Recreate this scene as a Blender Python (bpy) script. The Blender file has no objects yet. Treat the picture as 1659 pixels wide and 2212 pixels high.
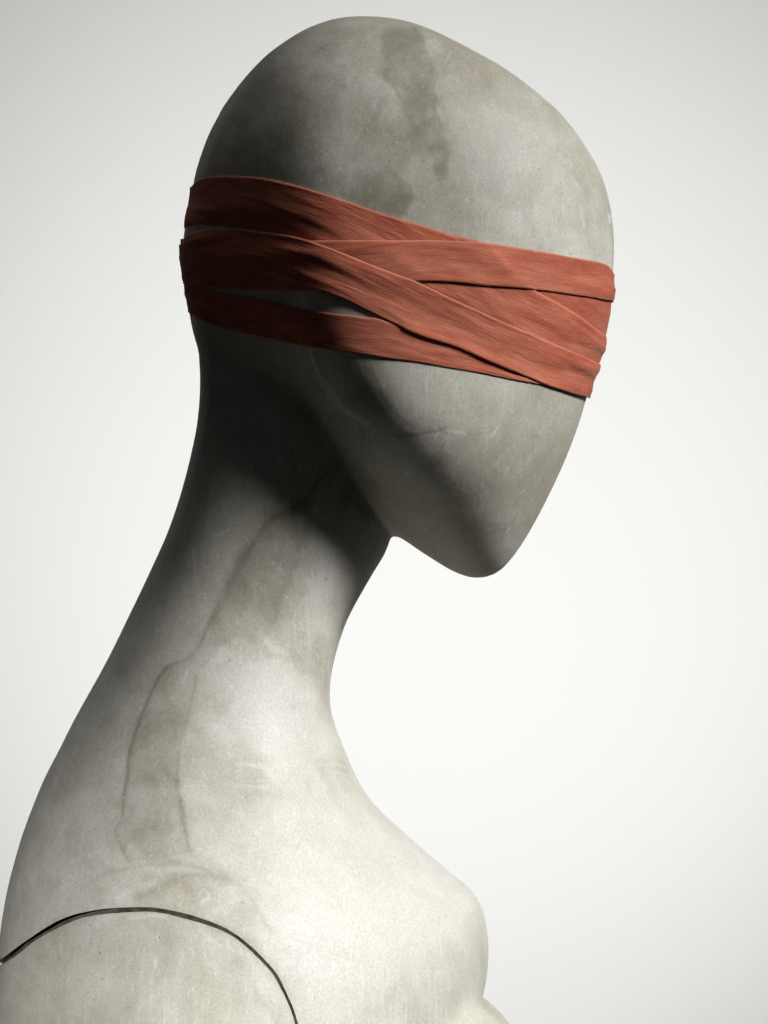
import bpy, bmesh, math, random
import numpy as np
from mathutils import Vector, noise
from mathutils.bvhtree import BVHTree

random.seed(4); np.random.seed(4)
sc = bpy.context.scene
COL = sc.collection
R = math.radians

# ------------------------------------------------------------------ scale
# drawing units (1659 wide sheet) -> metres.  x to the right, z up, mannequin looks along +x
K = 0.000226
D = 3.0                                   # camera distance from the mannequin's middle plane
BASE = 2800.0                             # sheet height of the table the bust stands on
def X(u): return (u - 829.5) * K
def Z(v): return (BASE - v) * K
CZ = Z(1106)
def U(x, y=0.0): return x * D / (D + y) / K + 829.5        # metres -> sheet
def V(z, y=0.0): return 1106 - (z - CZ) * D / (D + y) / K

# ------------------------------------------------------------------ camera
cam_d = bpy.data.cameras.new('camera'); cam = bpy.data.objects.new('camera', cam_d); COL.objects.link(cam)
cam.location = (0, -D, CZ); cam.rotation_euler = (R(90), 0, 0)
cam_d.sensor_fit = 'VERTICAL'; cam_d.sensor_height = 36.0
cam_d.lens = 36.0 * D / (2212 * K)
cam_d.clip_start = 0.05; cam_d.clip_end = 60
sc.camera = cam

# ------------------------------------------------------------------ world, lamps, exposure
w = bpy.data.worlds.new('World'); sc.world = w; w.use_nodes = True
bg = w.node_tree.nodes['Background']
bg.inputs['Color'].default_value = (0.95, 0.97, 1.0, 1); bg.inputs['Strength'].default_value = 0.022

def area_lamp(name, loc, target, size, power, color=(1, 1, 1), size_y=None):
    d = bpy.data.lights.new(name, 'AREA'); d.energy = power; d.color = color; d.size = size
    if size_y: d.shape = 'RECTANGLE'; d.size_y = size_y
    o = bpy.data.objects.new(name, d); COL.objects.link(o); o.location = loc
    o.rotation_euler = (Vector(target) - Vector(loc)).to_track_quat('-Z', 'Y').to_euler()
    return o
def spot_lamp(name, loc, target, power, angle, blend, radius, color=(1, 1, 1)):
    d = bpy.data.lights.new(name, 'SPOT'); d.energy = power; d.color = color
    d.spot_size = R(angle); d.spot_blend = blend; d.shadow_soft_size = radius
    o = bpy.data.objects.new(name, d); COL.objects.link(o); o.location = loc
    o.rotation_euler = (Vector(target) - Vector(loc)).to_track_quat('-Z', 'Y').to_euler()
    return o

spot_lamp('key_lamp', (2.08, -1.02, 1.88), (-0.04, 0, 0.14), 700, 25, 1.0, 0.46, (1.0, 0.99, 0.97))
spot_lamp('torso_fill', (-0.6, -2.95, 0.8), (-0.19, -0.1, -0.03), 480, 14.5, 1.0, 0.10, (1.0, 0.995, 0.985))  # unseen fill added to lift the lower torso and arm
area_lamp('overhead_fill', (0.1, -0.2, 2.5), (0, 0, 0.3), 0.6, 5.5, (1.0, 0.985, 0.955))  # soft light added above to brighten the crown's back and the shoulders
spot_lamp('vignette_spot', (0.04, 0.3, 0.05), (0.05, 2.2, 0.35), 122, 44, 1.0, 0.2, (1.0, 1.0, 0.985))  # added behind the bust to give the wall its vignette
area_lamp('upper_wall_wash', (0, 0.35, 1.6), (0, 2.2, 1.6), 4.0, 17, (1.0, 1.0, 0.985), 0.5)  # added so the wall stays pale outside the spot's pool
area_lamp('lower_wall_wash', (0, 0.35, -0.55), (0, 2.2, -0.55), 4.0, 12, (1.0, 1.0, 0.985), 0.4)  # second added wash, evening the wall from below

vs = sc.view_settings
vs.view_transform = 'Standard'; vs.look = 'None'; vs.exposure = 0; vs.gamma = 1; vs.use_curve_mapping = False
sc.cycles.use_denoising = True
sc.cycles.max_bounces = 6

# ------------------------------------------------------------------ node helpers
def new_mat(name):
    m = bpy.data.materials.new(name); m.use_nodes = True
    nt = m.node_tree; nt.nodes.clear()
    out = nt.nodes.new('ShaderNodeOutputMaterial'); b = nt.nodes.new('ShaderNodeBsdfPrincipled')
    nt.links.new(b.outputs[0], out.inputs[0])
    return m, nt, b
def N(nt, t, **kw):
    n = nt.nodes.new(t)
    for k_, v_ in kw.items():
        if k_.startswith('i_'): n.inputs[k_[2:].replace('_', ' ')].default_value = v_
        else: setattr(n, k_, v_)
    return n
def math_n(nt, op, a, b=None, c=None, clamp=False):
    n = nt.nodes.new('ShaderNodeMath'); n.operation = op; n.use_clamp = clamp
    for i, s in enumerate((a, b, c)):
        if s is None: continue
        if isinstance(s, (int, float)): n.inputs[i].default_value = s
        else: nt.links.new(s, n.inputs[i])
    return n.outputs[0]
def mix_c(nt, f, a, b, mode='MIX'):
    n = nt.nodes.new('ShaderNodeMix'); n.data_type = 'RGBA'; n.blend_type = mode
    for s, i in ((f, n.inputs[0]), (a, n.inputs[6]), (b, n.inputs[7])):
        if isinstance(s, (int, float)): i.default_value = s
        elif isinstance(s, tuple): i.default_value = s
        else: nt.links.new(s, i)
    return n.outputs[2]
def ramp(nt, f, stops):
    n = nt.nodes.new('ShaderNodeValToRGB'); e = n.color_ramp.elements
    while len(e) < len(stops): e.new(0.5)
    for q, (p, c) in zip(e, stops):
        q.position = p; q.color = (c, c, c, 1) if isinstance(c, (int, float)) else c
    nt.links.new(f, n.inputs[0]); return n.outputs[0]
def noise_tex(nt, vec, scale, detail=4, rough=0.55, dist=0.0):
    n = nt.nodes.new('ShaderNodeTexNoise'); nt.links.new(vec, n.inputs['Vector'])
    n.inputs['Scale'].default_value = scale; n.inputs['Detail'].default_value = detail
    n.inputs['Roughness'].default_value = rough; n.inputs['Distortion'].default_value = dist
    return n.outputs[0]
def mapping(nt, vec, scale=(1, 1, 1), rot=(0, 0, 0), loc=(0, 0, 0)):
    n = nt.nodes.new('ShaderNodeMapping'); nt.links.new(vec, n.inputs[0])
    n.inputs['Location'].default_value = loc; n.inputs['Rotation'].default_value = rot; n.inputs['Scale'].default_value = scale
    return n.outputs[0]

# ------------------------------------------------------------------ materials
def plaster_material():
    m, nt, b = new_mat('aged_plaster')
    co = nt.nodes.new('ShaderNodeTexCoord').outputs['Object']
    a_d = N(nt, 'ShaderNodeAttribute', attribute_name='dirt_shade').outputs['Fac']
    a_c = N(nt, 'ShaderNodeAttribute', attribute_name='chalk_light').outputs['Fac']
    big = noise_tex(nt, co, 11, 5, 0.6, 0.4)
    mid = noise_tex(nt, co, 45, 6, 0.65, 0.3)
    fine = noise_tex(nt, co, 900, 3, 0.7)
    speck = noise_tex(nt, co, 330, 2, 0.5)
    base = mix_c(nt, ramp(nt, big, [(0.34, 0.0), (0.66, 1.0)]), (0.37, 0.35, 0.284, 1), (0.525, 0.515, 0.468, 1))
    base = mix_c(nt, ramp(nt, mid, [(0.40, 0.0), (0.68, 0.6)]), base, (0.315, 0.295, 0.235, 1))
    patch = ramp(nt, noise_tex(nt, mapping(nt, co, (1, 1, 1), (0, 0, 0), (3, 7, 1)), 14, 3, 0.6), [(0.45, 0.0), (0.62, 1.0)])
    st = None
    # hand-rubbed streaks and hairline scratches, each set in its own patches
    for rot, sc_, lo, hi, amt, colr in ((24, (260, 260, 28), .55, .78, .34, (0.62, 0.61, 0.575, 1)), (-78, (300, 200, 24), .57, .76, .30, (0.64, 0.63, 0.6, 1)),
                                  (52, (700, 500, 30), .60, .70, .38, (0.66, 0.65, 0.62, 1)), (12, (640, 500, 34), .61, .70, .38, (0.66, 0.65, 0.62, 1)),
                                  (-25, (620, 420, 40), .62, .71, .34, (0.22, 0.2, 0.165, 1))):
        tx = noise_tex(nt, mapping(nt, co, sc_, (0, R(rot), 0), (rot, 0, rot*.3)), 1.0, 3, 0.6)
        if st is None: st = tx
        base = mix_c(nt, math_n(nt, 'MULTIPLY', ramp(nt, tx, [(lo, 0.0), (hi, amt)]), patch if rot in (52, -78, -25) else math_n(nt, 'SUBTRACT', 1.15, patch, clamp=True)), base, colr)
    # stains and chalk marks, with painted crown shade and chest brightness
    brk = ramp(nt, mid, [(0.25, 0.55), (0.7, 1.0)])
    base = mix_c(nt, math_n(nt, 'MULTIPLY', a_c, brk, clamp=True), base, (0.68, 0.68, 0.675, 1))
    base = mix_c(nt, math_n(nt, 'MULTIPLY', a_d, brk, clamp=True), base, (0.125, 0.11, 0.078, 1))
    base = mix_c(nt, ramp(nt, speck, [(0.70, 0.0), (0.76, 0.35)]), base, (0.68, 0.665, 0.62, 1))
    base = mix_c(nt, ramp(nt, speck, [(0.22, 0.45), (0.28, 0.0)]), base, (0.12, 0.105, 0.085, 1))
    vo = nt.nodes.new('ShaderNodeTexVoronoi'); vo.inputs['Scale'].default_value = 170; vo.inputs['Randomness'].default_value = 1.0; nt.links.new(co, vo.inputs['Vector'])
    sel = ramp(nt, vo.outputs['Color'], [(0.90, 0.0), (0.93, 1.0)])
    pit = math_n(nt, 'MULTIPLY', ramp(nt, vo.outputs['Distance'], [(0.08, 1.0), (0.16, 0.0)]), sel)
    rim = math_n(nt, 'MULTIPLY', ramp(nt, vo.outputs['Distance'], [(0.12, 0.0), (0.17, 1.0), (0.24, 0.0)]), sel)
    base = mix_c(nt, math_n(nt, 'MULTIPLY', pit, 0.35), base, (0.13, 0.115, 0.09, 1))
    base = mix_c(nt, math_n(nt, 'MULTIPLY', rim, 0.3), base, (0.66, 0.65, 0.61, 1))
    g = ramp(nt, fine, [(0.3, 0.84), (0.7, 1.12)])
    base = mix_c(nt, 1.0, base, g, 'MULTIPLY')
    nt.links.new(base, b.inputs['Base Color'])
    ro = ramp(nt, mid, [(0.3, 0.62), (0.7, 0.5)])
    nt.links.new(ro, b.inputs['Roughness'])
    b.inputs['Specular IOR Level'].default_value = 0.3
    h = math_n(nt, 'ADD', math_n(nt, 'MULTIPLY', mid, 0.5), math_n(nt, 'MULTIPLY', fine, 0.10))
    h = math_n(nt, 'ADD', h, math_n(nt, 'MULTIPLY', st, 0.12))
    h = math_n(nt, 'ADD', h, math_n(nt, 'MULTIPLY', a_c, 0.15))
    h = math_n(nt, 'SUBTRACT', h, math_n(nt, 'MULTIPLY', a_d, 0.15))
    h = math_n(nt, 'SUBTRACT', h, math_n(nt, 'MULTIPLY', pit, 0.3))
    bp = N(nt, 'ShaderNodeBump'); bp.inputs['Strength'].default_value = 0.5; bp.inputs['Distance'].default_value = 0.0011
    nt.links.new(h, bp.inputs['Height']); nt.links.new(bp.outputs[0], b.inputs['Normal'])
    return m

def ribbon_material():
    m, nt, b = new_mat('woven_rust_cotton')
    uv = nt.nodes.new('ShaderNodeUVMap'); uv.uv_map = 'weave'; uv = uv.outputs[0]     # metres along / across
    def wave(rot, period, dist=0.0):
        n = nt.nodes.new('ShaderNodeTexWave'); n.wave_type = 'BANDS'; n.bands_direction = 'X'; n.wave_profile = 'SIN'
        nt.links.new(mapping(nt, uv, (1, 1, 1), (0, 0, R(rot))), n.inputs['Vector'])
        n.inputs['Scale'].default_value = 0.314 / period; n.inputs['Distortion'].default_value = dist
        n.inputs['Detail'].default_value = 1.0; n.inputs['Detail Scale'].default_value = 1.5
        return n.outputs['Fac']
    t1 = wave(38, 0.00088, 0.8); t2 = wave(-58, 0.00082, 0.8)
    weave = math_n(nt, 'ADD', math_n(nt, 'MULTIPLY', t1, 0.6), math_n(nt, 'MULTIPLY', t2, 0.4))
    slub = noise_tex(nt, mapping(nt, uv, (160, 1500, 1)), 1.0, 3, 0.6)
    grain = noise_tex(nt, mapping(nt, uv, (1300, 1300, 1)), 1.0, 3, 0.7)
    fade = noise_tex(nt, mapping(nt, uv, (26, 90, 1)), 1.0, 4, 0.6, 0.5)
    c = mix_c(nt, ramp(nt, fade, [(0.3, 0.0), (0.72, 1.0)]), (0.36, 0.085, 0.05, 1), (0.58, 0.18, 0.105, 1))
    c = mix_c(nt, ramp(nt, weave, [(0.15, 0.5), (0.6, 0.0)]), c, (0.16, 0.03, 0.02, 1))
    c = mix_c(nt, ramp(nt, slub, [(0.55, 0.0), (0.75, 0.4)]), c, (0.70, 0.30, 0.20, 1))
    c = mix_c(nt, ramp(nt, grain, [(0.25, 0.6), (0.5, 0.0)]), c, (0.12, 0.022, 0.015, 1))
    c = mix_c(nt, ramp(nt, grain, [(0.6, 0.0), (0.8, 0.5)]), c, (0.78, 0.40, 0.29, 1))
    dust = noise_tex(nt, mapping(nt, uv, (14, 55, 1), (0, 0, 0), (5, 2, 0)), 1.0, 4, 0.65, 0.4)
    c = mix_c(nt, ramp(nt, dust, [(0.50, 0.0), (0.74, 0.36)]), c, (0.70, 0.31, 0.205, 1))
    e = N(nt, 'ShaderNodeAttribute', attribute_name='selvedge').outputs['Fac']
    c = mix_c(nt, math_n(nt, 'MULTIPLY', e, 0.34), c, (0.66, 0.27, 0.18, 1))
    nt.links.new(c, b.inputs['Base Color'])
    b.inputs['Roughness'].default_value = 0.9; b.inputs['Specular IOR Level'].default_value = 0.12
    b.inputs['Sheen Weight'].default_value = 0.12; b.inputs['Sheen Roughness'].default_value = 0.5
    b.inputs['Sheen Tint'].default_value = (1.0, 0.75, 0.62, 1)
    h = math_n(nt, 'ADD', math_n(nt, 'MULTIPLY', weave, 0.7), math_n(nt, 'MULTIPLY', slub, 0.4))
    h = math_n(nt, 'ADD', h, math_n(nt, 'MULTIPLY', grain, 0.3))
    cr = noise_tex(nt, mapping(nt, uv, (34, 260, 1), (0, 0, R(7))), 1.0, 4, 0.55, 0.6)
    b0 = N(nt, 'ShaderNodeBump'); b0.inputs['Strength'].default_value = 0.36; b0.inputs['Distance'].default_value = 0.0022
    nt.links.new(cr, b0.inputs['Height'])
    bp = N(nt, 'ShaderNodeBump'); bp.inputs['Strength'].default_value = 0.6; bp.inputs['Distance'].default_value = 0.0004
    nt.links.new(h, bp.inputs['Height']); nt.links.new(b0.outputs[0], bp.inputs['Normal']); nt.links.new(bp.outputs[0], b.inputs['Normal'])
    return m

def paper_material():
    m, nt, b = new_mat('backdrop_paper')
    co = nt.nodes.new('ShaderNodeTexCoord').outputs['Object']
    n = noise_tex(nt, co, 1.2, 3, 0.5)
    c = mix_c(nt, n, (0.80, 0.80, 0.785, 1), (0.84, 0.84, 0.83, 1))
    nt.links.new(c, b.inputs['Base Color']); b.inputs['Roughness'].default_value = 0.95
    b.inputs['Specular IOR Level'].default_value = 0.1
    return m

def floor_material():
    m, nt, b = new_mat('dark_floor')
    co = nt.nodes.new('ShaderNodeTexCoord').outputs['Object']
    c = mix_c(nt, noise_tex(nt, co, 6, 5, 0.6), (0.03, 0.03, 0.03, 1), (0.06, 0.058, 0.055, 1))
    nt.links.new(c, b.inputs['Base Color']); b.inputs['Roughness'].default_value = 0.8
    return m
def grime_material():
    m, nt, b = new_mat('packed_grime')
    co = nt.nodes.new('ShaderNodeTexCoord').outputs['Object']
    c = mix_c(nt, ramp(nt, noise_tex(nt, co, 160, 4, 0.6), [(0.35, 0.0), (0.7, 1.0)]), (0.03, 0.026, 0.02, 1), (0.12, 0.105, 0.08, 1))
    nt.links.new(c, b.inputs['Base Color']); b.inputs['Roughness'].default_value = 0.95
    return m
M_GRIME = grime_material()
M_PLASTER, M_RIBBON, M_PAPER, M_FLOOR = plaster_material(), ribbon_material(), paper_material(), floor_material()

# ------------------------------------------------------------------ setting: a wall and a floor
def build_sheet(name, pts, mat, label):
    bm = bmesh.new(); bm.faces.new([bm.verts.new(p) for p in pts])
    me = bpy.data.meshes.new(name); bm.to_mesh(me); bm.free()
    o = bpy.data.objects.new(name, me); COL.objects.link(o); me.materials.append(mat)
    o['kind'] = 'structure'; o['label'] = label
    return o
FLOOR = -0.85
build_sheet('backdrop', [(-4, 2.2, FLOOR), (4, 2.2, FLOOR), (4, 2.2, 3.2), (-4, 2.2, 3.2)], M_PAPER, 'plain off white wall behind the mannequin')
build_sheet('floor', [(-4, -4, FLOOR), (4, -4, FLOOR), (4, 2.2, FLOOR), (-4, 2.2, FLOOR)], M_FLOOR, 'dark grey studio floor below the mannequin')

# ------------------------------------------------------------------ body: outlines inflated to full round
def smooth_curve(pts, closed=False, sub=8):
    p = np.array(pts, float); n = len(p); out = []
    rng = range(n) if closed else range(n - 1)
    for i in rng:
        if closed: a, b, c, d = p[(i-1) % n], p[i], p[(i+1) % n], p[(i+2) % n]
        else: a, b, c, d = p[max(i-1, 0)], p[i], p[i+1], p[min(i+2, n-1)]
        for t in np.arange(sub) / sub:
            out.append(0.5 * ((2*b) + (c-a)*t + (2*a-5*b+4*c-d)*t*t + (3*b-a-3*c+d)*t**3))
    if not closed: out.append(p[-1])
    return np.array(out)

HEAD = [(791,36),(838,39),(885,48),(932,65),(979,87),(1030,114),(1085,145),(1143,187),(1200,235),(1240,281),(1268,323),(1295,370),
        (1312,420),(1322,470),(1326,520),(1325,575),(1319,650),(1306,720),(1291,785),(1270,850),(1247,925),(1223,988),(1195,1050),(1165,1110),
        (1132,1168),(1102,1210),(1076,1235),(1045,1247),(1012,1246),(975,1232),(935,1208),(890,1178),(840,1135),(790,1082),(745,1020),
        (705,950),(662,885),(610,830),(550,785),(500,742),(453,690),(425,625),(409,560),(408,500),(417,440),(424,380),(436,335),(451,293),(470,255),(498,211),
        (533,165),(574,122),(615,91),(656,66),(703,47),(746,38)]
NECK = [(560,650),(515,640),(476,665),(437,720),(430,765),(432,810),(431,860),(425,920),(413,980),(398,1040),(380,1100),(358,1160),(331,1220),(303,1280),(274,1340),
        (245,1400),(219,1450),(191,1500),(158,1560),(128,1620),(97,1680),(72,1740),(50,1800),(32,1860),(17,1920),(6,1980),(-2,2040),(-10,2120),
        (-16,2200),(-16,2300),(-6,2420),(10,2560),(22,2700),(30,2850),(34,3000),(36,3150),
        (880,3150),(880,3000),(885,2850),(900,2700),(930,2560),(975,2420),(1010,2300),(1026,2220),(1042,2155),
        (1051,2110),(1055,2060),(1052,2010),(1041,1962),(1019,1926),(980,1891),(930,1850),(880,1806),(838,1768),(800,1728),(770,1680),(745,1622),
        (725,1570),(714,1528),(713,1480),(721,1430),(735,1380),(752,1335),(777,1288),(806,1238),(836,1185),(850,1120),(830,1030),(780,930),(720,820),(640,730)]

H = 0.0017
gx = np.arange(X(-110), X(1400), H); gz = np.arange(Z(3150), Z(0), H)
GX, GZ = np.meshgrid(gx, gz, indexing='ij')

def poly_sd(poly):
    p = poly; q = np.roll(poly, -1, axis=0)
    best = np.full(GX.shape, 1e9); inside = np.zeros(GX.shape, bool)
    for (ax, az), (bx, bz) in zip(p, q):
        dx, dz = bx-ax, bz-az; L = dx*dx+dz*dz
        if L < 1e-14: continue
        t = np.clip(((GX-ax)*dx+(GZ-az)*dz)/L, 0, 1)
        best = np.minimum(best, (GX-ax-t*dx)**2 + (GZ-az-t*dz)**2)
        c = (az > GZ) != (bz > GZ)
        if abs(dz) > 1e-12: inside ^= c & (GX < ax + (GZ-az)*dx/dz)
    d = np.sqrt(best); return np.where(inside, d, -d)

def inflate(pts, sub=5):
    poly = smooth_curve(pts, True, sub); poly = np.stack([X(poly[:, 0]), Z(poly[:, 1])], 1)
    d = poly_sd(poly)
    u = None
    for s in (8, 4, 2, 1):                                     # coarse-to-fine relaxation of  lap(u) = -2
        m = (d[::s, ::s] > 0)
        h = H * s
        if u is None: u = np.zeros(m.shape)
        else:
            v = np.repeat(np.repeat(u, 2, 0), 2, 1)
            u = np.zeros(m.shape); a, b_ = min(v.shape[0], m.shape[0]), min(v.shape[1], m.shape[1]); u[:a, :b_] = v[:a, :b_]
            u *= m
        for it in range(500 if s > 1 else 220):
            p = np.pad(u, 1)
            u = 0.25 * (p[2:, 1:-1] + p[:-2, 1:-1] + p[1:-1, 2:] + p[1:-1, :-2] + 2*h*h) * m
    known = d > 2.5 * H
    v = np.where(known, u / np.maximum(d, H), 0.0); k = known.astype(float)
    far = d < -0.03
    for it in range(60):                                        # carry the ratio u/d outwards over the outline
        pv = np.pad(v, 1); pk = np.pad(k, 1)
        sv = pv[2:, 1:-1]+pv[:-2, 1:-1]+pv[1:-1, 2:]+pv[1:-1, :-2]
        sk = pk[2:, 1:-1]+pk[:-2, 1:-1]+pk[1:-1, 2:]+pk[1:-1, :-2]
        nv = np.where(sk > 0, sv/np.maximum(sk, 1e-9), 0)
        v = np.where(known, v, nv); k = np.where(known, 1.0, (sk > 0).astype(float))
    v = np.maximum(v, 0.02)
    return np.where(known, u, d * v)

def smax(a, b, k):
    h = np.clip(0.5 + 0.5*(a-b)/k, 0, 1)
    return b*(1-h) + a*h + k*h*(1-h)

def body_field():
    uh = inflate(HEAD); um = uh.max(); uh = np.where(uh > 0, um*(1-np.clip(1-uh/um, 0, 1)**1.35), uh*1.35); un = inflate(NECK)
    vv = V(GZ); uu = U(GX)
    wn = np.interp(vv, [700, 1000, 1250, 1450, 1700, 2000, 2400, 3000], [0.80, 0.80, 0.84, 0.92, 1.04, 1.13, 1.16, 1.1])
    wh = np.interp(vv, [0, 300, 500, 700, 850, 950, 1050, 1250], [0.90, 0.90, 0.91, 0.96, 1.06, 1.15, 1.18, 1.06])
    wh = wh * np.interp(uu, [400, 540, 700, 900, 1330], [0.98, 1.05, 1.12, 1.02, 0.78])
    wh = wh * (1 + 0.05*np.exp(-((uu-850)/170)**2-((vv-940)/140)**2))      # full cheek above the jaw
    wh = wh * (1 - np.interp(vv, [340, 470], [0, 1])*np.interp(uu, [400, 560, 700], [0.13, 0.07, 0.0]))
    for ax_ in (0, 1):                                          # no kinks between the stations
        for q in range(60):
            e = np.pad(wh, [(1, 1) if i == ax_ else (0, 0) for i in (0, 1)], 'edge'); wh = 0.5*wh + 0.25*(e[2:, :]+e[:-2, :] if ax_ == 0 else e[:, 2:]+e[:, :-2])
            e = np.pad(wn, [(1, 1) if i == ax_ else (0, 0) for i in (0, 1)], 'edge'); wn = 0.5*wn + 0.25*(e[2:, :]+e[:-2, :] if ax_ == 0 else e[:, 2:]+e[:, :-2])
    # the face is a shell with a shallow edge behind the cheek
    sx = np.clip((np.interp(vv, [600, 750, 810, 870, 920], [652, 664, 686, 735, 800]) - uu)/26, 0, 1); sx = sx*sx*(3-2*sx)
    sv = np.clip((vv-585)/50, 0, 1)
    wh = wh * (1 - 0.055*sx*sv)
    gy = np.arange(-0.170, 0.1701, H)
    R0 = 0.055
    qh = (uh*wh**2)[:, None, :]; qn = (un*wn**2)[:, None, :]; y2 = (gy**2)[None, :, None]
    fh = ((qh - y2) / (2*R0)).astype(np.float32); fn = ((qn - y2) / (2*R0)).astype(np.float32)
    kk = np.interp(uu, [430, 600, 740], [0.016, 0.015, 0.007])[:, None, :].astype(np.float32)
    f = smax(fh, fn, kk); del fh, fn
    # the breasts, in front of the far shoulder
    for cy, s in ((-0.025, 1), (0.07, 1)):
        c = (X(933), cy, Z(2424)); a = (0.052, 0.056, 0.064)
        e = ((GX-c[0])/a[0])[:, None, :]**2 + ((gy-c[1])/a[1])[None, :, None]**2 + ((GZ-c[2])/a[2])[:, None, :]**2
        f = smax(f, ((1-e)*0.03).astype(np.float32), 0.012)
    # flat foot
    f = np.minimum(f, (GZ[:, None, :] - 0.0005).astype(np.float32))
    return f, gy

def surface_nets(f, ax, ay, az):
    s = f > 0
    nx, ny, nz = f.shape
    cnt = np.zeros((nx-1, ny-1, nz-1), np.int8)
    pos = np.zeros((nx-1, ny-1, nz-1, 3), np.float32)
    def sl(o): return tuple(slice(o[i], o[i] + (nx-1, ny-1, nz-1)[i]) for i in range(3))
    corners = [(i, j, k) for i in (0, 1) for j in (0, 1) for k in (0, 1)]
    for c in corners:
        for d in range(3):
            if c[d]: continue
            e = list(c); e[d] = 1
            sa, sb = s[sl(c)], s[sl(e)]; x = sa != sb
            if not x.any(): continue
            fa, fb = f[sl(c)][x], f[sl(e)][x]; t = fa/(fa-fb)
            p = np.tile(np.array(c, np.float32), (len(t), 1)); p[:, d] += t
            pos[x] += p; cnt[x] += 1
    act = cnt > 0
    idx = np.full(act.shape, -1, np.int32); n = act.sum(); idx[act] = np.arange(n)
    ijk = np.argwhere(act); p = ijk + pos[act]/cnt[act][:, None]
    vert = np.stack([ax[0]+p[:, 0]*H, ay[0]+p[:, 1]*H, az[0]+p[:, 2]*H], 1)
    faces = []
    for d in range(3):
        a, b = [(1, 2), (2, 0), (0, 1)][d]
        lo = [slice(1, -1)]*3; hi = [slice(1, -1)]*3
        lo[d] = slice(0, -1); hi[d] = slice(1, None)
        s0, s1 = s[tuple(lo)], s[tuple(hi)]
        for flip, m in ((0, s0 & ~s1), (1, ~s0 & s1)):
            q = np.argwhere(m); q[:, a] += 1; q[:, b] += 1
            def cell(da, db):
                r = q.copy(); r[:, a] += da; r[:, b] += db
                return idx[r[:, 0], r[:, 1], r[:, 2]]
            quad = np.stack([cell(-1, -1), cell(0, -1), cell(0, 0), cell(-1, 0)], 1)
            faces.append(quad[:, ::-1] if flip else quad)
    return vert, np.concatenate(faces)

def relax(v, f, it=2):
    e = np.concatenate([f[:, [0, 1]], f[:, [1, 2]], f[:, [2, 3]], f[:, [3, 0]]])
    for k_ in range(it):
        for lam in (0.5, -0.52):
            acc = np.zeros_like(v); c = np.zeros(len(v))
            for a, b in ((0, 1), (1, 0)):
                for j in range(3): acc[:, j] += np.bincount(e[:, a], v[e[:, b], j], len(v))
                c += np.bincount(e[:, a], minlength=len(v))
            v = v + lam*(acc/c[:, None] - v)
    return v

F, gy = body_field()
bv, bf = surface_nets(F, gx, gy, gz); del F
bv = relax(bv, bf, 6)

def make_mesh(name, v, f):
    me = bpy.data.meshes.new(name)
    me.from_pydata(v.tolist(), [], f.tolist()); me.update()
    return me
BVH = BVHTree.FromPolygons([Vector(p) for p in bv], [tuple(q) for q in bf])

def near_y(u, v):
    """depth of the near side of the body at a point of the sheet"""
    y = -0.07
    h = BVH.ray_cast(cam.location, Vector((X(u), D, (1106 - v)*K)).normalized())
    return h[0].y if h[0] is not None else y
def place(u, v):
    y = near_y(u, v); s = (D + y) / D
    return X(u)*s, y, CZ + (1106 - v)*K*s

# ------------------------------------------------------------------ the shoulder seam: arm and torso are two shells
SEAM = [(-30,2112),(18,2075),(60,2042),(130,1999),(200,1976),(270,1967),(340,1967),(420,1982),(490,2010),(550,2052),(590,2098),(620,2150),(640,2205),(650,2260),
        (655,2350),(648,2460),(630,2600),(618,2760),(615,2900),(-260,2900),(-260,2300),(-130,2180)]
def offset_poly(p, o):
    q = np.roll(p, -1, 0); r = np.roll(p, 1, 0); t = q - r; t /= np.linalg.norm(t, axis=1)[:, None]
    return p + np.stack([t[:, 1], -t[:, 0]], 1) * o
seam = smooth_curve(SEAM[:-3], False, 6)
seam = np.concatenate([seam, np.array(SEAM[-3:], float)])
sy = -0.105; fs = (D + sy) / D
seam_w = np.stack([X(seam[:, 0])*fs, CZ + (1106 - seam[:, 1])*K*fs], 1)
rs = np.random.RandomState(3)
def prism(name, off, jitter):
    # world-space outward for this (clockwise on the sheet) outline
    n = len(seam_w); wv = 1 + 0.45*np.array([noise.noise(Vector((i*0.16, off*900, 1.7))) for i in range(n)]) + 0.25*np.cos(np.arange(n)/n*5)
    p = offset_poly(seam_w, (off*wv)[:, None])
    p = p + np.stack([np.convolve(rs.randn(n+4), np.ones(5)/5, 'valid')*jitter]*2, 1)
    bm = bmesh.new()
    a = [bm.verts.new((x, -0.26, z)) for x, z in p]; b = [bm.verts.new((x, -0.012, z)) for x, z in p]
    for i in range(n):
        j = (i+1) % n; bm.faces.new((a[i], a[j], b[j], b[i]))
    bm.faces.new(a[::-1]); bm.faces.new(b)
    bmesh.ops.recalc_face_normals(bm, faces=bm.faces)
    me = bpy.data.meshes.new(name); bm.to_mesh(me); bm.free()
    o = bpy.data.objects.new(name, me); COL.objects.link(o); return o

def subdivide(v, f):
    e = np.concatenate([f[:, [0, 1]], f[:, [1, 2]], f[:, [2, 3]], f[:, [3, 0]]]); es = np.sort(e, 1)
    key = es[:, 0].astype(np.int64)*len(v) + es[:, 1]
    k, first, inv = np.unique(key, return_index=True, return_inverse=True); inv = inv.ravel()
    n = len(v); m = len(f); em = 0.5*(v[es[first, 0]] + v[es[first, 1]]); fm = v[f].mean(1)
    a, b, c, d = (n + inv[i*m:(i+1)*m] for i in range(4)); o = n + len(k) + np.arange(m)
    q = np.concatenate([np.stack(t, 1) for t in ((f[:, 0], a, o, d), (a, f[:, 1], b, o), (o, b, f[:, 2], c), (d, o, c, f[:, 3]))])
    return np.concatenate([v, em, fm]), q
fv, ff = subdivide(bv, bf); fv = relax(fv, ff, 4)
tmp = bpy.data.objects.new('tmp_body', make_mesh('body_fine', fv, ff)); COL.objects.link(tmp)
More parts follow.
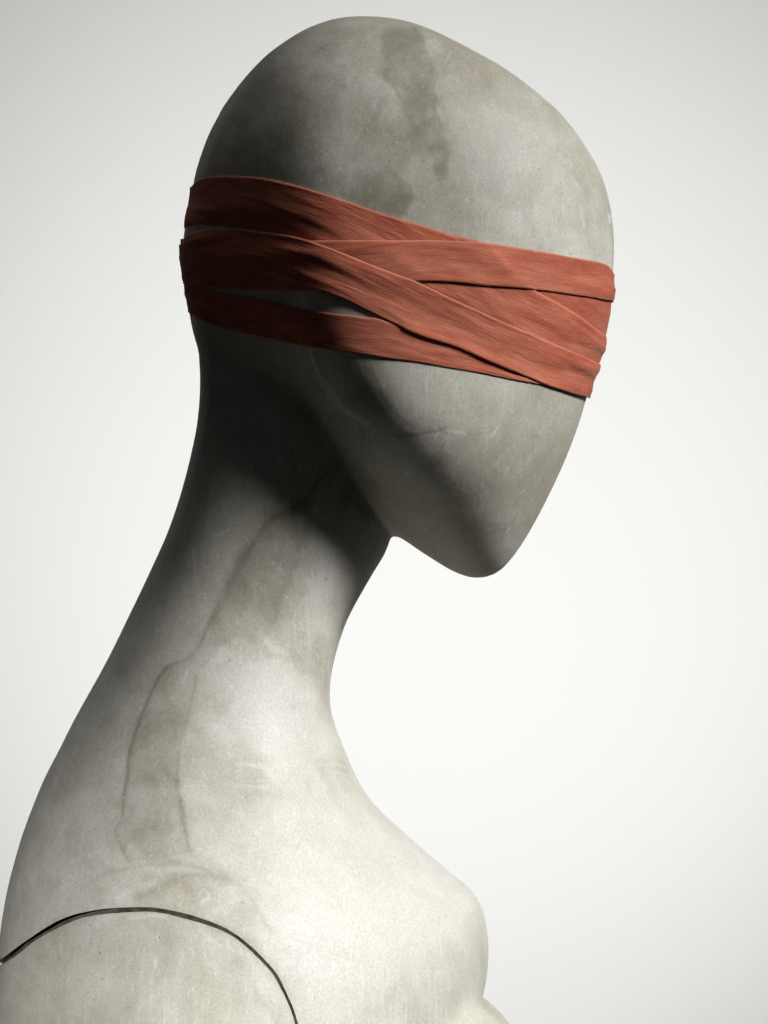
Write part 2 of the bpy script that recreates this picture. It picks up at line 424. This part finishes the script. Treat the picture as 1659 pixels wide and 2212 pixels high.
def cut(op, cutter):
    md = tmp.modifiers.new('b', 'BOOLEAN'); md.operation = op; md.object = cutter; md.solver = 'MANIFOLD'
    g = bpy.context.evaluated_depsgraph_get(); g.update()
    me = bpy.data.meshes.new_from_object(tmp.evaluated_get(g)); tmp.modifiers.clear(); return me
SGN = -1.0
inner = prism('cut_in', -0.0012*SGN, 0.00018); outer = prism('cut_out', 0.0010*SGN, 0.00018)
arm_me = cut('INTERSECT', inner); torso_me = cut('DIFFERENCE', outer)
for o in (inner, outer, tmp):
    bpy.data.objects.remove(o)

# ------------------------------------------------------------------ stains, veins and chalk marks (real marks, plus painted crown shade and chest brightness)
def seg_dist(px, pz, pts):
    best = np.full(len(px), 1e9)
    for (ax, az), (bx, bz) in zip(pts[:-1], pts[1:]):
        dx, dz = bx-ax, bz-az; L = dx*dx+dz*dz + 1e-9
        t = np.clip(((px-ax)*dx+(pz-az)*dz)/L, 0, 1)
        best = np.minimum(best, (px-ax-t*dx)**2+(pz-az-t*dz)**2)
    return np.sqrt(best)
VEINS = [   # sheet points, half width, strength
    ([(692,1035),(676,1068),(662,1084),(640,1098),(600,1110),(575,1130),(555,1160),(535,1190),(505,1240),(480,1290),(455,1340),(430,1390),(402,1425)], 8, .55),
    ([(600,1110),(575,1130),(555,1160)], 6, .3),
    ([(402,1425),(362,1440),(340,1472),(325,1500),(300,1560),(280,1620),(271,1700),(266,1760),(248,1795),(262,1830),(276,1858)], 3.8, .55),
    ([(665,1150),(640,1200),(615,1250),(590,1310)], 14, .28),
    ([(425,1460),(405,1550),(387,1620),(380,1680),(390,1740),(400,1800),(412,1850)], 4, .45),
    ([(-30,2112),(18,2075),(60,2042),(130,1999),(200,1976),(270,1967),(340,1967),(420,1982),(490,2010),(550,2052),(590,2098),(620,2150),(640,2205),(650,2260)], 12, .3),
    ([(195,1905),(240,1882),(300,1872),(380,1866),(440,1880),(500,1905)], 7, .28),
    ([(300,1935),(350,1915),(400,1892),(450,1888),(480,1905)], 8, .3),
    ([(500,1900),(545,1950),(585,2010)], 9, .2),
    ([(660,1690),(668,1705)], 6, .25), ([(640,1830),(652,1815)], 5, .25),
    ([(955,985),(945,1005),(905,1022)], 3, .35),
    ([(1154,943),(1158,938),(1161,943)], 2.6, .95),
    ([(870,440),(878,458),(890,470)], 16, .2),
    ([(355,2010),(365,2060),(360,2100)], 18, .25), ([(420,2040),(440,2120)], 10, .2), ([(520,2080),(560,2150),(600,2200)], 12, .2),
]
VEINS += [([(826,223),(810,250),(791,276),(785,300)], 9, .34), ([(732,399),(745,382),(760,374),(800,366),(838,361)], 9, .42), ([(920,325),(945,315),(967,312),(966,350),(960,387)], 9, .36),
    ([(700,1000),(740,1060),(790,1110)], 12, .4), ([(860,945),(905,940),(960,930)], 3, .5), ([(940,990),(960,960)], 3, .4)]
BLOBS = [   # centre, radii, tilt, strength of stain or painted crown shade
    ((868,85),(46,32),0,.42), ((885,150),(64,52),0,.46), ((905,225),(44,50),.1,.42), ((932,298),(42,44),0,.40), ((957,350),(22,48),0,.34), ((810,412),(92,50),.05,.50), ((865,440),(36,32),0,.45),
    ((676,270),(26,48),.3,.26), ((600,300),(40,60),.4,.2), ((850,300),(70,90),0,.16),
    ((820,180),(420,260),.3,.30), ((560,330),(170,200),-.3,.16),  # broad crown darkening, shade painted in around the real smears
    ((640,250),(110,50),-.9,.14), ((560,330),(70,60),0,.16), ((520,200),(60,50),0,.1), ((700,120),(60,40),0,.12),
    ((540,1240),(55,125),.5,.40), ((610,1290),(60,100),.3,.32), ((330,1760),(66,110),.05,.34), ((340,1610),(56,120),.15,.30), ((400,1240),(120,60),.9,.14), ((300,2020),(160,35),-.1,.2), ((360,1920),(120,30),-.1,.16),
    ((1010,1060),(60,40),0,.14), ((810,870),(60,30),.2,.35), ((780,1030),(40,70),-.6,.3), ((1000,2060),(60,35),.7,.1), ((520,1720),(120,60),0,.07), ((950,1020),(40,30),0,.1),
]
CHALK_LIGHT_BLOBS = [((800,1890),(330,260),.6,.32), ((700,2100),(150,200),.3,.3), ((560,1500),(120,80),.2,.42), ((620,1590),(150,80),.25,.45), ((500,1460),(60,50),0,.3), ((700,1250),(28,110),.12,.35), ((690,1100),(40,50),0,.3), ((640,1680),(120,40),.2,.4),  # first entry paints the chest's brightness; the rest are pale patches
          ((1080,300),(130,100),.6,.25), ((930,110),(40,22),-.2,.35), ((580,1390),(45,16),.5,.45), ((470,1400),(40,25),0,.35), ((700,2080),(80,140),0,.25)]
CHALK = [
    ([(250,1942),(290,1922),(335,1908)], 6, .4), ([(428,1932),(440,1922),(452,1930),(448,1944),(436,1948)], 3, .45), ([(300,1878),(360,1876),(420,1880)], 6, .3),
    ([(656,630),(656,666)], 2.6, 1.1), ([(668,752),(678,785),(692,815),(715,845),(737,868)], 2.8, 1.0), ([(640,745),(650,790),(670,830),(700,858)], 2, .25),
    ([(465,1160),(482,1151),(493,1146)], 2.4, .6), ([(925,90),(942,88),(944,98),(925,112),(915,122)], 3, .6),
    ([(660,1250),(664,1330),(668,1400)], 3, .35), ([(415,1185),(420,1230),(424,1260)], 3, .3), ([(800,1570),(560,1530)], 1.5, .2),
    ([(745,935),(741,955),(735,962)], 2, .0), ([(940,925),(946,935),(938,945)], 2.4, .75), ([(962,930),(985,934),(1003,936)], 2.4, .65), ([(1075,922),(1068,935),(1060,942)], 2.6, .65),
    ([(830,950),(845,948),(870,949)], 2, .7), ([(796,911),(797,914)], 3, .9), ([(876,1022),(879,1027)], 3.2, .9), ([(601,997),(606,1001)], 3.4, .8), ([(900,1130),(940,1128)], 2, .3),
    ([(758,1020),(790,1060),(830,1110),(850,1140)], 2.4, .35), ([(740,1010),(775,1055),(810,1095)], 2, .3), ([(770,1000),(800,1045),(822,1075)], 2, .25),
    ([(1095,1150),(1099,1140)], 2.6, .6), ([(1040,1045),(1052,1060),(1035,1080)], 2, .4), ([(985,1040),(990,1055),(1010,1062)], 2, .35),
    ([(1255,445),(1262,490)], 2.5, .5), ([(1316,465),(1318,480)], 3, .7), ([(1230,430),(1234,460)], 2, .35), ([(1240,395),(1248,400)], 3, .4),
    ([(900,1880),(960,1990),(990,2030)], 2, .5), ([(905,1700),(850,1740)], 2, .0), ([(840,1970),(868,2010)], 2, .0), ([(735,1610),(790,1740)], 3, .4), ([(745,1640),(775,1700)], 2, .4),
    ([(755,1720),(742,1790),(730,1820)], 2, .45), ([(870,1985),(862,2080),(858,2180)], 2, .5), ([(885,2050),(888,2080)], 2, .5), ([(915,2090),(920,2110)], 2, .5), ([(820,2100),(830,2190)], 2, .4),
    ([(275,1985),(320,1978),(360,1980)], 3, .5), ([(430,2010),(470,2040),(520,2060)], 3, .3), ([(1022,2130),(1040,2148)], 2, .3),
    ([(405,1440),(395,1475)], 2, .5), ([(445,1335),(430,1390)], 2, .25), ([(265,1540),(255,1590)], 2, .2), ([(805,230),(818,210)], 2, .4), ([(795,265),(812,236)], 2, .4), ([(820,260),(833,235)], 2, .3), ([(770,300),(780,280)], 2, .3),
]
rm = random.Random(11)
for i in range(60):      # brushed hairline scuffs over the collarbone
    a, b_ = rm.uniform(500, 700), rm.uniform(1530, 1700); L = rm.uniform(25, 90)
    CHALK.append(([(a, b_), (a+L*.5, b_+L*.02), (a+L, b_+L*.16)], rm.uniform(1.2, 2), rm.uniform(.2, .5)))
for i in range(70):      # fine pale nicks down the side of the neck
    a, b_ = rm.uniform(440, 740), rm.uniform(980, 1460)
    if a > 830 - (b_-980)*.2: continue
    L = rm.uniform(4, 14); CHALK.append(([(a, b_), (a+L*.25, b_+L)], rm.uniform(1.2, 2.2), rm.uniform(.3, .6)))
for i in range(60):      # scratches on the crown and jaw
    a, b_ = (rm.uniform(600, 1200), rm.uniform(90, 480)) if i % 2 else (rm.uniform(760, 1150), rm.uniform(880, 1180))
    t = rm.gauss(-1.0, .35); L = rm.uniform(8, 34); CHALK.append(([(a, b_), (a+L*math.cos(t), b_+L*math.sin(t))], rm.uniform(1, 1.8), rm.uniform(.12, .4)))

def fbm(x, y, o): return sum(noise.noise(Vector((x*2**k, y*2**k, o + 5.7*k)))*0.62**k for k in range(4))
LAT = np.array([[(fbm(i*0.09, j*0.09, 3.3), fbm(i*0.09, j*0.09, 41.7), fbm(i*0.09, j*0.09, 87.1)) for j in range(420)] for i in range(300)]) * 0.8
def wander(u, v):
    a = np.clip((u+200)/8, 0, 298.9); b = np.clip(v/8, 0, 418.9); i = a.astype(int); j = b.astype(int); s = (a-i)[:, None]; t = (b-j)[:, None]
    return (LAT[i, j]*(1-s)+LAT[i+1, j]*s)*(1-t) + (LAT[i, j+1]*(1-s)+LAT[i+1, j+1]*s)*t
FILLS = [([(402,1425),(362,1440),(340,1472),(325,1500),(300,1560),(280,1620),(271,1700),(266,1760),(248,1795),(262,1830),(276,1858),(340,1866),(412,1850),(400,1800),(390,1740),(380,1680),(387,1620),(405,1550),(425,1460)], .18),
         ([(690,1035),(676,1068),(662,1084),(640,1098),(600,1110),(575,1130),(555,1160),(535,1190),(505,1240),(480,1290),(455,1340),(430,1390),(402,1425),(440,1440),(470,1390),(520,1378),(560,1395),(590,1360),(612,1300),(640,1230),(665,1150),(688,1090)], .25),
         ([(835,60),(900,62),(925,110),(945,160),(935,200),(948,250),(965,300),(968,390),(945,400),(935,340),(900,300),(868,250),(862,200),(835,170),(826,110)], .38),
         ([(735,400),(760,376),(838,362),(890,395),(885,470),(840,470),(780,445),(735,425)], .42)]
def in_poly(px, pz, pts):
    r = np.zeros(len(px), bool)
    for (ax, az), (bx, bz) in zip(pts, pts[1:] + pts[:1]):
        if az != bz: r ^= ((az > pz) != (bz > pz)) & (px < ax + (pz-az)*(bx-ax)/(bz-az))
    return r
def paint(me):
    n = len(me.vertices); co = np.empty(n*3); me.vertices.foreach_get('co', co); co = co.reshape(-1, 3)
    u = U(co[:, 0], co[:, 1]); v = V(co[:, 2], co[:, 1]); near = (co[:, 1] < 0.01).astype(float)
    # wander so that marks do not run true
    wob = wander(u, v)
    u2 = u + wob[:, 0]*22; v2 = v + wob[:, 1]*22
    rag = wob[:, 2]; br = wander(u*1.0 + 60, v*0.7 + 300)[:, 1]
    dirt_shade = np.zeros(n); chalk_light = np.zeros(n)
    for pts, wd, st in VEINS:
        d = seg_dist(u + wob[:, 0]*4, v + wob[:, 1]*4, pts); fade = np.clip(0.95 + 0.5*br, 0.6, 1.25); dirt_shade = np.maximum(dirt_shade, st*fade*(0.75*np.exp(-(d/(wd*np.clip(0.9 + br, 0.5, 1.6)))**2) + 0.25*np.exp(-(d/(wd*3.2))**2)))
    for pts, st in FILLS:
        uu_, vv_ = u + wob[:, 0]*14, v + wob[:, 1]*14
        d = seg_dist(uu_, vv_, pts + pts[:1]); sd = np.where(in_poly(uu_, vv_, pts), d, -d)
        k_ = st*np.clip((sd+2)/6, 0, 1)*np.clip(0.75 + 0.35*np.exp(-np.maximum(sd, 0)/16) + 0.5*br, 0.2, 1.3)
        dirt_shade = dirt_shade + k_*(1-dirt_shade)
    for (cx, cz), (rx, rz), t, st in BLOBS + CHALK_LIGHT_BLOBS:
        c, s = math.cos(t), math.sin(t); dx, dz = u2-cx, v2-cz
        e = np.sqrt(((dx*c+dz*s)/rx)**2 + ((-dx*s+dz*c)/rz)**2) + rag*0.6
        k_ = st*(1-np.clip((e-0.62)/(0.5 if rx < 140 else 0.8), 0, 1))**1.3
        if ((cx, cz), (rx, rz), t, st) in CHALK_LIGHT_BLOBS: chalk_light = np.maximum(chalk_light, k_)
        else: dirt_shade = dirt_shade + k_*(1-dirt_shade)
    for pts, wd, st in CHALK:
        p = np.array(pts); m = (u > p[:, 0].min()-15) & (u < p[:, 0].max()+15) & (v > p[:, 1].min()-15) & (v < p[:, 1].max()+15)
        if not m.any() or st <= 0: continue
        d = seg_dist(u[m], v[m], pts); chalk_light[m] = np.maximum(chalk_light[m], 0.85*st*np.exp(-(d/max(wd*1.2, 2.6))**2))
    for nm, arr in (('dirt_shade', dirt_shade*near), ('chalk_light', chalk_light*near)):
        at = me.attributes.new(nm, 'FLOAT', 'POINT'); at.data.foreach_set('value', arr.astype(np.float32))

def finish(me, name):
    me.name = name
    paint(me)
    me.materials.clear(); me.materials.append(M_PLASTER)
    me.polygons.foreach_set('use_smooth', np.ones(len(me.polygons), bool))
    me.set_sharp_from_angle(angle=R(50)); me.update()

root = bpy.data.objects.new('mannequin', None); COL.objects.link(root)
root.location = (0, 0, 0)
root['label'] = 'faceless grey plaster mannequin bust with bowed head and jointed shoulder'
root['category'] = 'mannequin'
def part(name, me, parent, label=None):
    o = bpy.data.objects.new(name, me); COL.objects.link(o); o.parent = parent
    if label: o['label'] = label
    return o
finish(torso_me, 'head_and_torso'); finish(arm_me, 'arm')
part('head_and_torso', torso_me, root); part('arm', arm_me, root, 'stained upper arm set off by a dark joint seam')

def tube_part(name, prof, cx):
    bm = bmesh.new(); rings = []
    for r, z in prof:
        rings.append([bm.verts.new((cx + r*math.cos(2*math.pi*i/40), r*math.sin(2*math.pi*i/40), z)) for i in range(40)])
    for a, b_ in zip(rings, rings[1:]):
        for i in range(40): bm.faces.new((a[i], a[(i+1) % 40], b_[(i+1) % 40], b_[i]))
    bm.faces.new(rings[0][::-1]); bm.faces.new(rings[-1])
    me = bpy.data.meshes.new(name); bm.to_mesh(me); bm.free(); me.materials.append(M_FLOOR); return part(name, me, root)
tube_part('stand_pole', [(0.016, FLOOR+0.02), (0.016, 0.004)], X(460))
tube_part('stand_base', [(0.16, FLOOR+0.001), (0.16, FLOOR+0.012), (0.03, FLOOR+0.022)], X(460))

def joint_strip():
    pts = [q for q in smooth_curve(SEAM[:15], False, 10)]
    bm = bmesh.new(); prev = None
    for i, (a, b_) in enumerate(pts):
        t = pts[min(i+1, len(pts)-1)] - pts[max(i-1, 0)]; t = t/np.linalg.norm(t); n = np.array([t[1], -t[0]])
        row = []
        for o in (-8, 8):
            h = BVH.ray_cast(cam.location, Vector((X(a+n[0]*o), D, (1106-b_-n[1]*o)*K)).normalized())
            if h[0] is None: row = None; break
            nr = h[1] if h[1].dot(h[0]-cam.location) < 0 else -h[1]
            row.append(h[0] - nr*(0.0034 + 0.001*noise.noise(Vector((i*0.13, 0, 2)))))
        if row is None: prev = None; continue
        vs_ = [bm.verts.new(p) for p in row]
        if prev: bm.faces.new((prev[0], prev[1], vs_[1], vs_[0]))
        prev = vs_
    me = bpy.data.meshes.new('joint_seam'); bm.to_mesh(me); bm.free(); me.materials.append(M_GRIME)
    o = part('joint_seam', me, root, 'dark grime packed in the shoulder joint')
    sd = o.modifiers.new('depth', 'SOLIDIFY'); sd.thickness = 0.002
joint_strip()

# ------------------------------------------------------------------ blindfold ribbon
AX = X(900)
def radial(th, z):
    dr = Vector((math.cos(th), math.sin(th), 0))
    h = BVH.ray_cast(Vector((AX, 0, z)) + dr*0.4, -dr)
    return h[0] if h[0] is not None else Vector((AX, 0, z)) + dr*0.08
blind = bpy.data.objects.new('blindfold', None); COL.objects.link(blind); blind.location = (AX, 0, Z(620))
blind['label'] = 'rust red woven ribbon wound several times round the head as a blindfold'
blind['category'] = 'blindfold'

def edge_fn(pts):
    c = smooth_curve(pts, False, 10); o = np.argsort(c[:, 0]); c = c[o]
    return lambda u: float(np.interp(u, c[:, 0], c[:, 1]))
LAID = []                                                       # outer faces of the turns laid so far
def build_band(upper, lower, gap, seed, wr=1.0, lifts=None, label=None):
    fu, fl = edge_fn(upper), edge_fn(lower)
    NT, NV = 560, 20
    ends = (min(upper[0][0], lower[0][0]), max(upper[-1][0], lower[-1][0]))
    rad = np.zeros((NT, NV)); ZZ = np.zeros((NT, NV)); UU = np.zeros((NT, NV))
    for i in range(NT):
        th = -2*math.pi*i/NT                                    # 0 .. -pi is the near side, then round the far side
        near = i <= NT/2
        dr = Vector((math.cos(th), math.sin(th), 0))
        zz = Z(0.5*(fu(850)+fl(850)))
        for j in range(NV):
            t = j/(NV-1)
            for k_ in range(4 if j == 0 else 2):
                p = radial(th, zz); uu = U(p.x, p.y)
                if near: a, b_ = fu(uu), fl(uu)
                else:                                           # far side: an even slope between the two ends
                    q = min(max((uu-ends[0])/(ends[1]-ends[0]), 0), 1)
                    a = fu(ends[0])*(1-q)+fu(ends[1])*q; b_ = fl(ends[0])*(1-q)+fl(ends[1])*q
                zz = CZ + (1106-(b_*(1-t) + a*t))*K*(D+p.y)/D
            r = math.hypot(p.x-AX, p.y)
            for tree in LAID:
                h = tree.ray_cast(Vector((AX, 0, zz)) + dr*0.4, -dr, 0.4)
                if h[0] is not None: r = max(r, math.hypot(h[0].x-AX, h[0].y))
            rad[i, j] = r + gap; ZZ[i, j] = zz; UU[i, j] = uu
    def blur(m, n):
        for q in range(n):
            m = 0.5*m + 0.25*(np.roll(m, 1, 0)+np.roll(m, -1, 0))
            e = np.pad(m, ((0, 0), (1, 1)), 'edge'); m = 0.5*m + 0.25*(e[:, 2:]+e[:, :-2])
        return m
    raw = rad.copy()
    for q in range(4): rad = np.maximum(raw, blur(rad, 6))      # drawn taut over the steps beneath
    rad = np.maximum(raw - gap*0.5, blur(rad, 3))
    verts, uvs, sel = [], [], []; s = 0.0; pm = None
    for i in range(NT):
        th = -2*math.pi*i/NT; near = i <= NT/2
        c = Vector((rad[i, NV//2]*math.cos(th), rad[i, NV//2]*math.sin(th), ZZ[i, NV//2]))
        if pm is not None: s += (c-pm).length
        pm = c; wid = abs(ZZ[i, -1]-ZZ[i, 0])
        for j in range(NV):
            t = j/(NV-1); edge = abs(2*t-1)
            # long shallow creases running with the ribbon, some drifting across it
            f1 = noise.noise(Vector((s*15+seed*7.1, (t + s*2.0)*3.1, seed)))
            f2 = noise.noise(Vector((s*30+seed*3.7, (t - s*5.0)*6.5, seed+9)))
            f3 = noise.noise(Vector((s*8+seed, t*1.4, seed+30)))
            o = max(0.0, 0.55*f1 + 0.4*f2 + 0.45*f3 + 0.15) * 0.0013 * wr * (1-0.5*edge**4)
            if lifts and near:
                for (u0, ru, t0, rt, amp) in lifts:
                    o += amp*math.exp(-((UU[i, j]-u0)/ru)**2-((t-t0)/rt)**2)
            r = rad[i, j] + o
            ez = 0.0004*noise.noise(Vector((s*45, t*1.5, seed+50))) + 0.00018*noise.noise(Vector((s*420, t*3, seed+70)))
            verts.append((AX + r*math.cos(th), r*math.sin(th), ZZ[i, j]+ez)); uvs.append((s, t*wid)); sel.append(max(0, 1-(min(t, 1-t)*wid)/0.0009))
    s_len = s
    faces = []
    for i in range(NT):
        i2 = (i+1) % NT
        for j in range(NV-1):
            faces.append((i*NV+j, i*NV+j+1, i2*NV+j+1, i2*NV+j))
    LAID.append(BVHTree.FromPolygons([Vector(q) for q in verts], faces))
    me = bpy.data.meshes.new('ribbon_band'); me.from_pydata(verts, [], faces); me.update()
    ul = me.uv_layers.new(name='weave')
    tot = s_len + 0.001
    for pl in me.polygons:
        last = pl.index // (NV-1) == NT-1
        for li in pl.loop_indices:
            vi = me.loops[li].vertex_index; a, b_ = uvs[vi]
            if last and vi < NV: a = tot
            ul.data[li].uv = (a, b_)
    at = me.attributes.new('selvedge', 'FLOAT', 'POINT'); at.data.foreach_set('value', np.array(sel, np.float32))
    me.polygons.foreach_set('use_smooth', np.ones(len(me.polygons), bool))
    me.materials.append(M_RIBBON)
    # outward normals
    o = bpy.data.objects.new('ribbon_band', me); COL.objects.link(o)
    o.parent = blind; o.matrix_parent_inverse = blind.matrix_world.inverted()
    from mathutils import Matrix
    o.matrix_parent_inverse = Matrix.Translation(-Vector(blind.location))
    sd = o.modifiers.new('thickness', 'SOLIDIFY'); sd.thickness = 0.0004; sd.offset = -1.0
    if label: o['label'] = label
    return o

A_U = [(400,430),(414,408),(423,396),(436,386),(460,381),(520,380),(580,386),(640,400),(720,424),(800,452),(880,478),(960,503),(1040,525),(1095,575),(1143,622),(1200,655),(1250,685),(1303,725),(1330,742)]
A_L = [(395,492),(402,490),(430,485),(490,487),(560,496),(620,508),(677,521),(760,550),(850,595),(950,650),(1050,705),(1150,755),(1230,785),(1295,808),(1330,818)]
B_U = [(395,516),(460,514),(560,522),(640,523),(677,520),(760,519),(850,519),(940,520),(1040,525),(1130,538),(1220,553),(1275,563),(1300,569),(1314,577),(1324,592),(1340,606)]
B_L = [(395,612),(444,621),(540,627),(652,628),(780,622),(905,608),(980,610),(1060,617),(1130,624),(1220,634),(1324,652),(1340,655)]
C_U = [(398,528),(409,513),(418,504),(436,497),(470,493),(540,497),(610,506),(677,521),(740,544),(800,570),(858,593),(905,611),(983,650),(1079,694),(1175,735),(1240,763),(1296,788),(1330,800)]
C_L = [(398,606),(408,593),(424,583),(470,578),(540,583),(600,596),(656,614),(748,648),(828,688),(911,727),(989,752),(1060,783),(1111,805),(1191,836),(1268,860),(1300,868)]
E_U = [(395,525),(700,548),(1000,562),(1200,590),(1330,625)]
E_L = [(395,575),(700,600),(900,620),(1000,650),(1150,690),(1250,740),(1310,762),(1330,766)]
G_U = [(395,611),(403,612),(444,622),(480,632),(540,643),(600,655),(652,668),(720,677),(790,687),(826,692),(950,738),(1100,790),(1200,825),(1260,846),(1300,853)]
G_L = [(395,670),(412,676),(440,690),(476,704),(560,726),(652,746),(740,759),(780,765),(911,784),(989,797),(1098,817),(1180,834),(1255,853),(1300,862)]
build_band(E_U, E_L, 0.0006, 1, 0.5)
build_band(G_U, G_L, 0.0006, 2, 0.8, label='lowest turn of ribbon, across the cheek')
build_band(A_U, A_L, 0.0006, 3, 0.9, label='highest turn of ribbon at the back of the head')
build_band(B_U, B_L, 0.0006, 4, 0.8, lifts=[(1000,140,0.0,0.25,0.0006)], label='turn of ribbon over the brow')
build_band(C_U, C_L, 0.0006, 5, 1.2, lifts=[(950,120,0.0,0.3,0.0006), (760,120,0.0,0.3,0.0005)], label='outermost turn of ribbon slanting down to the face')
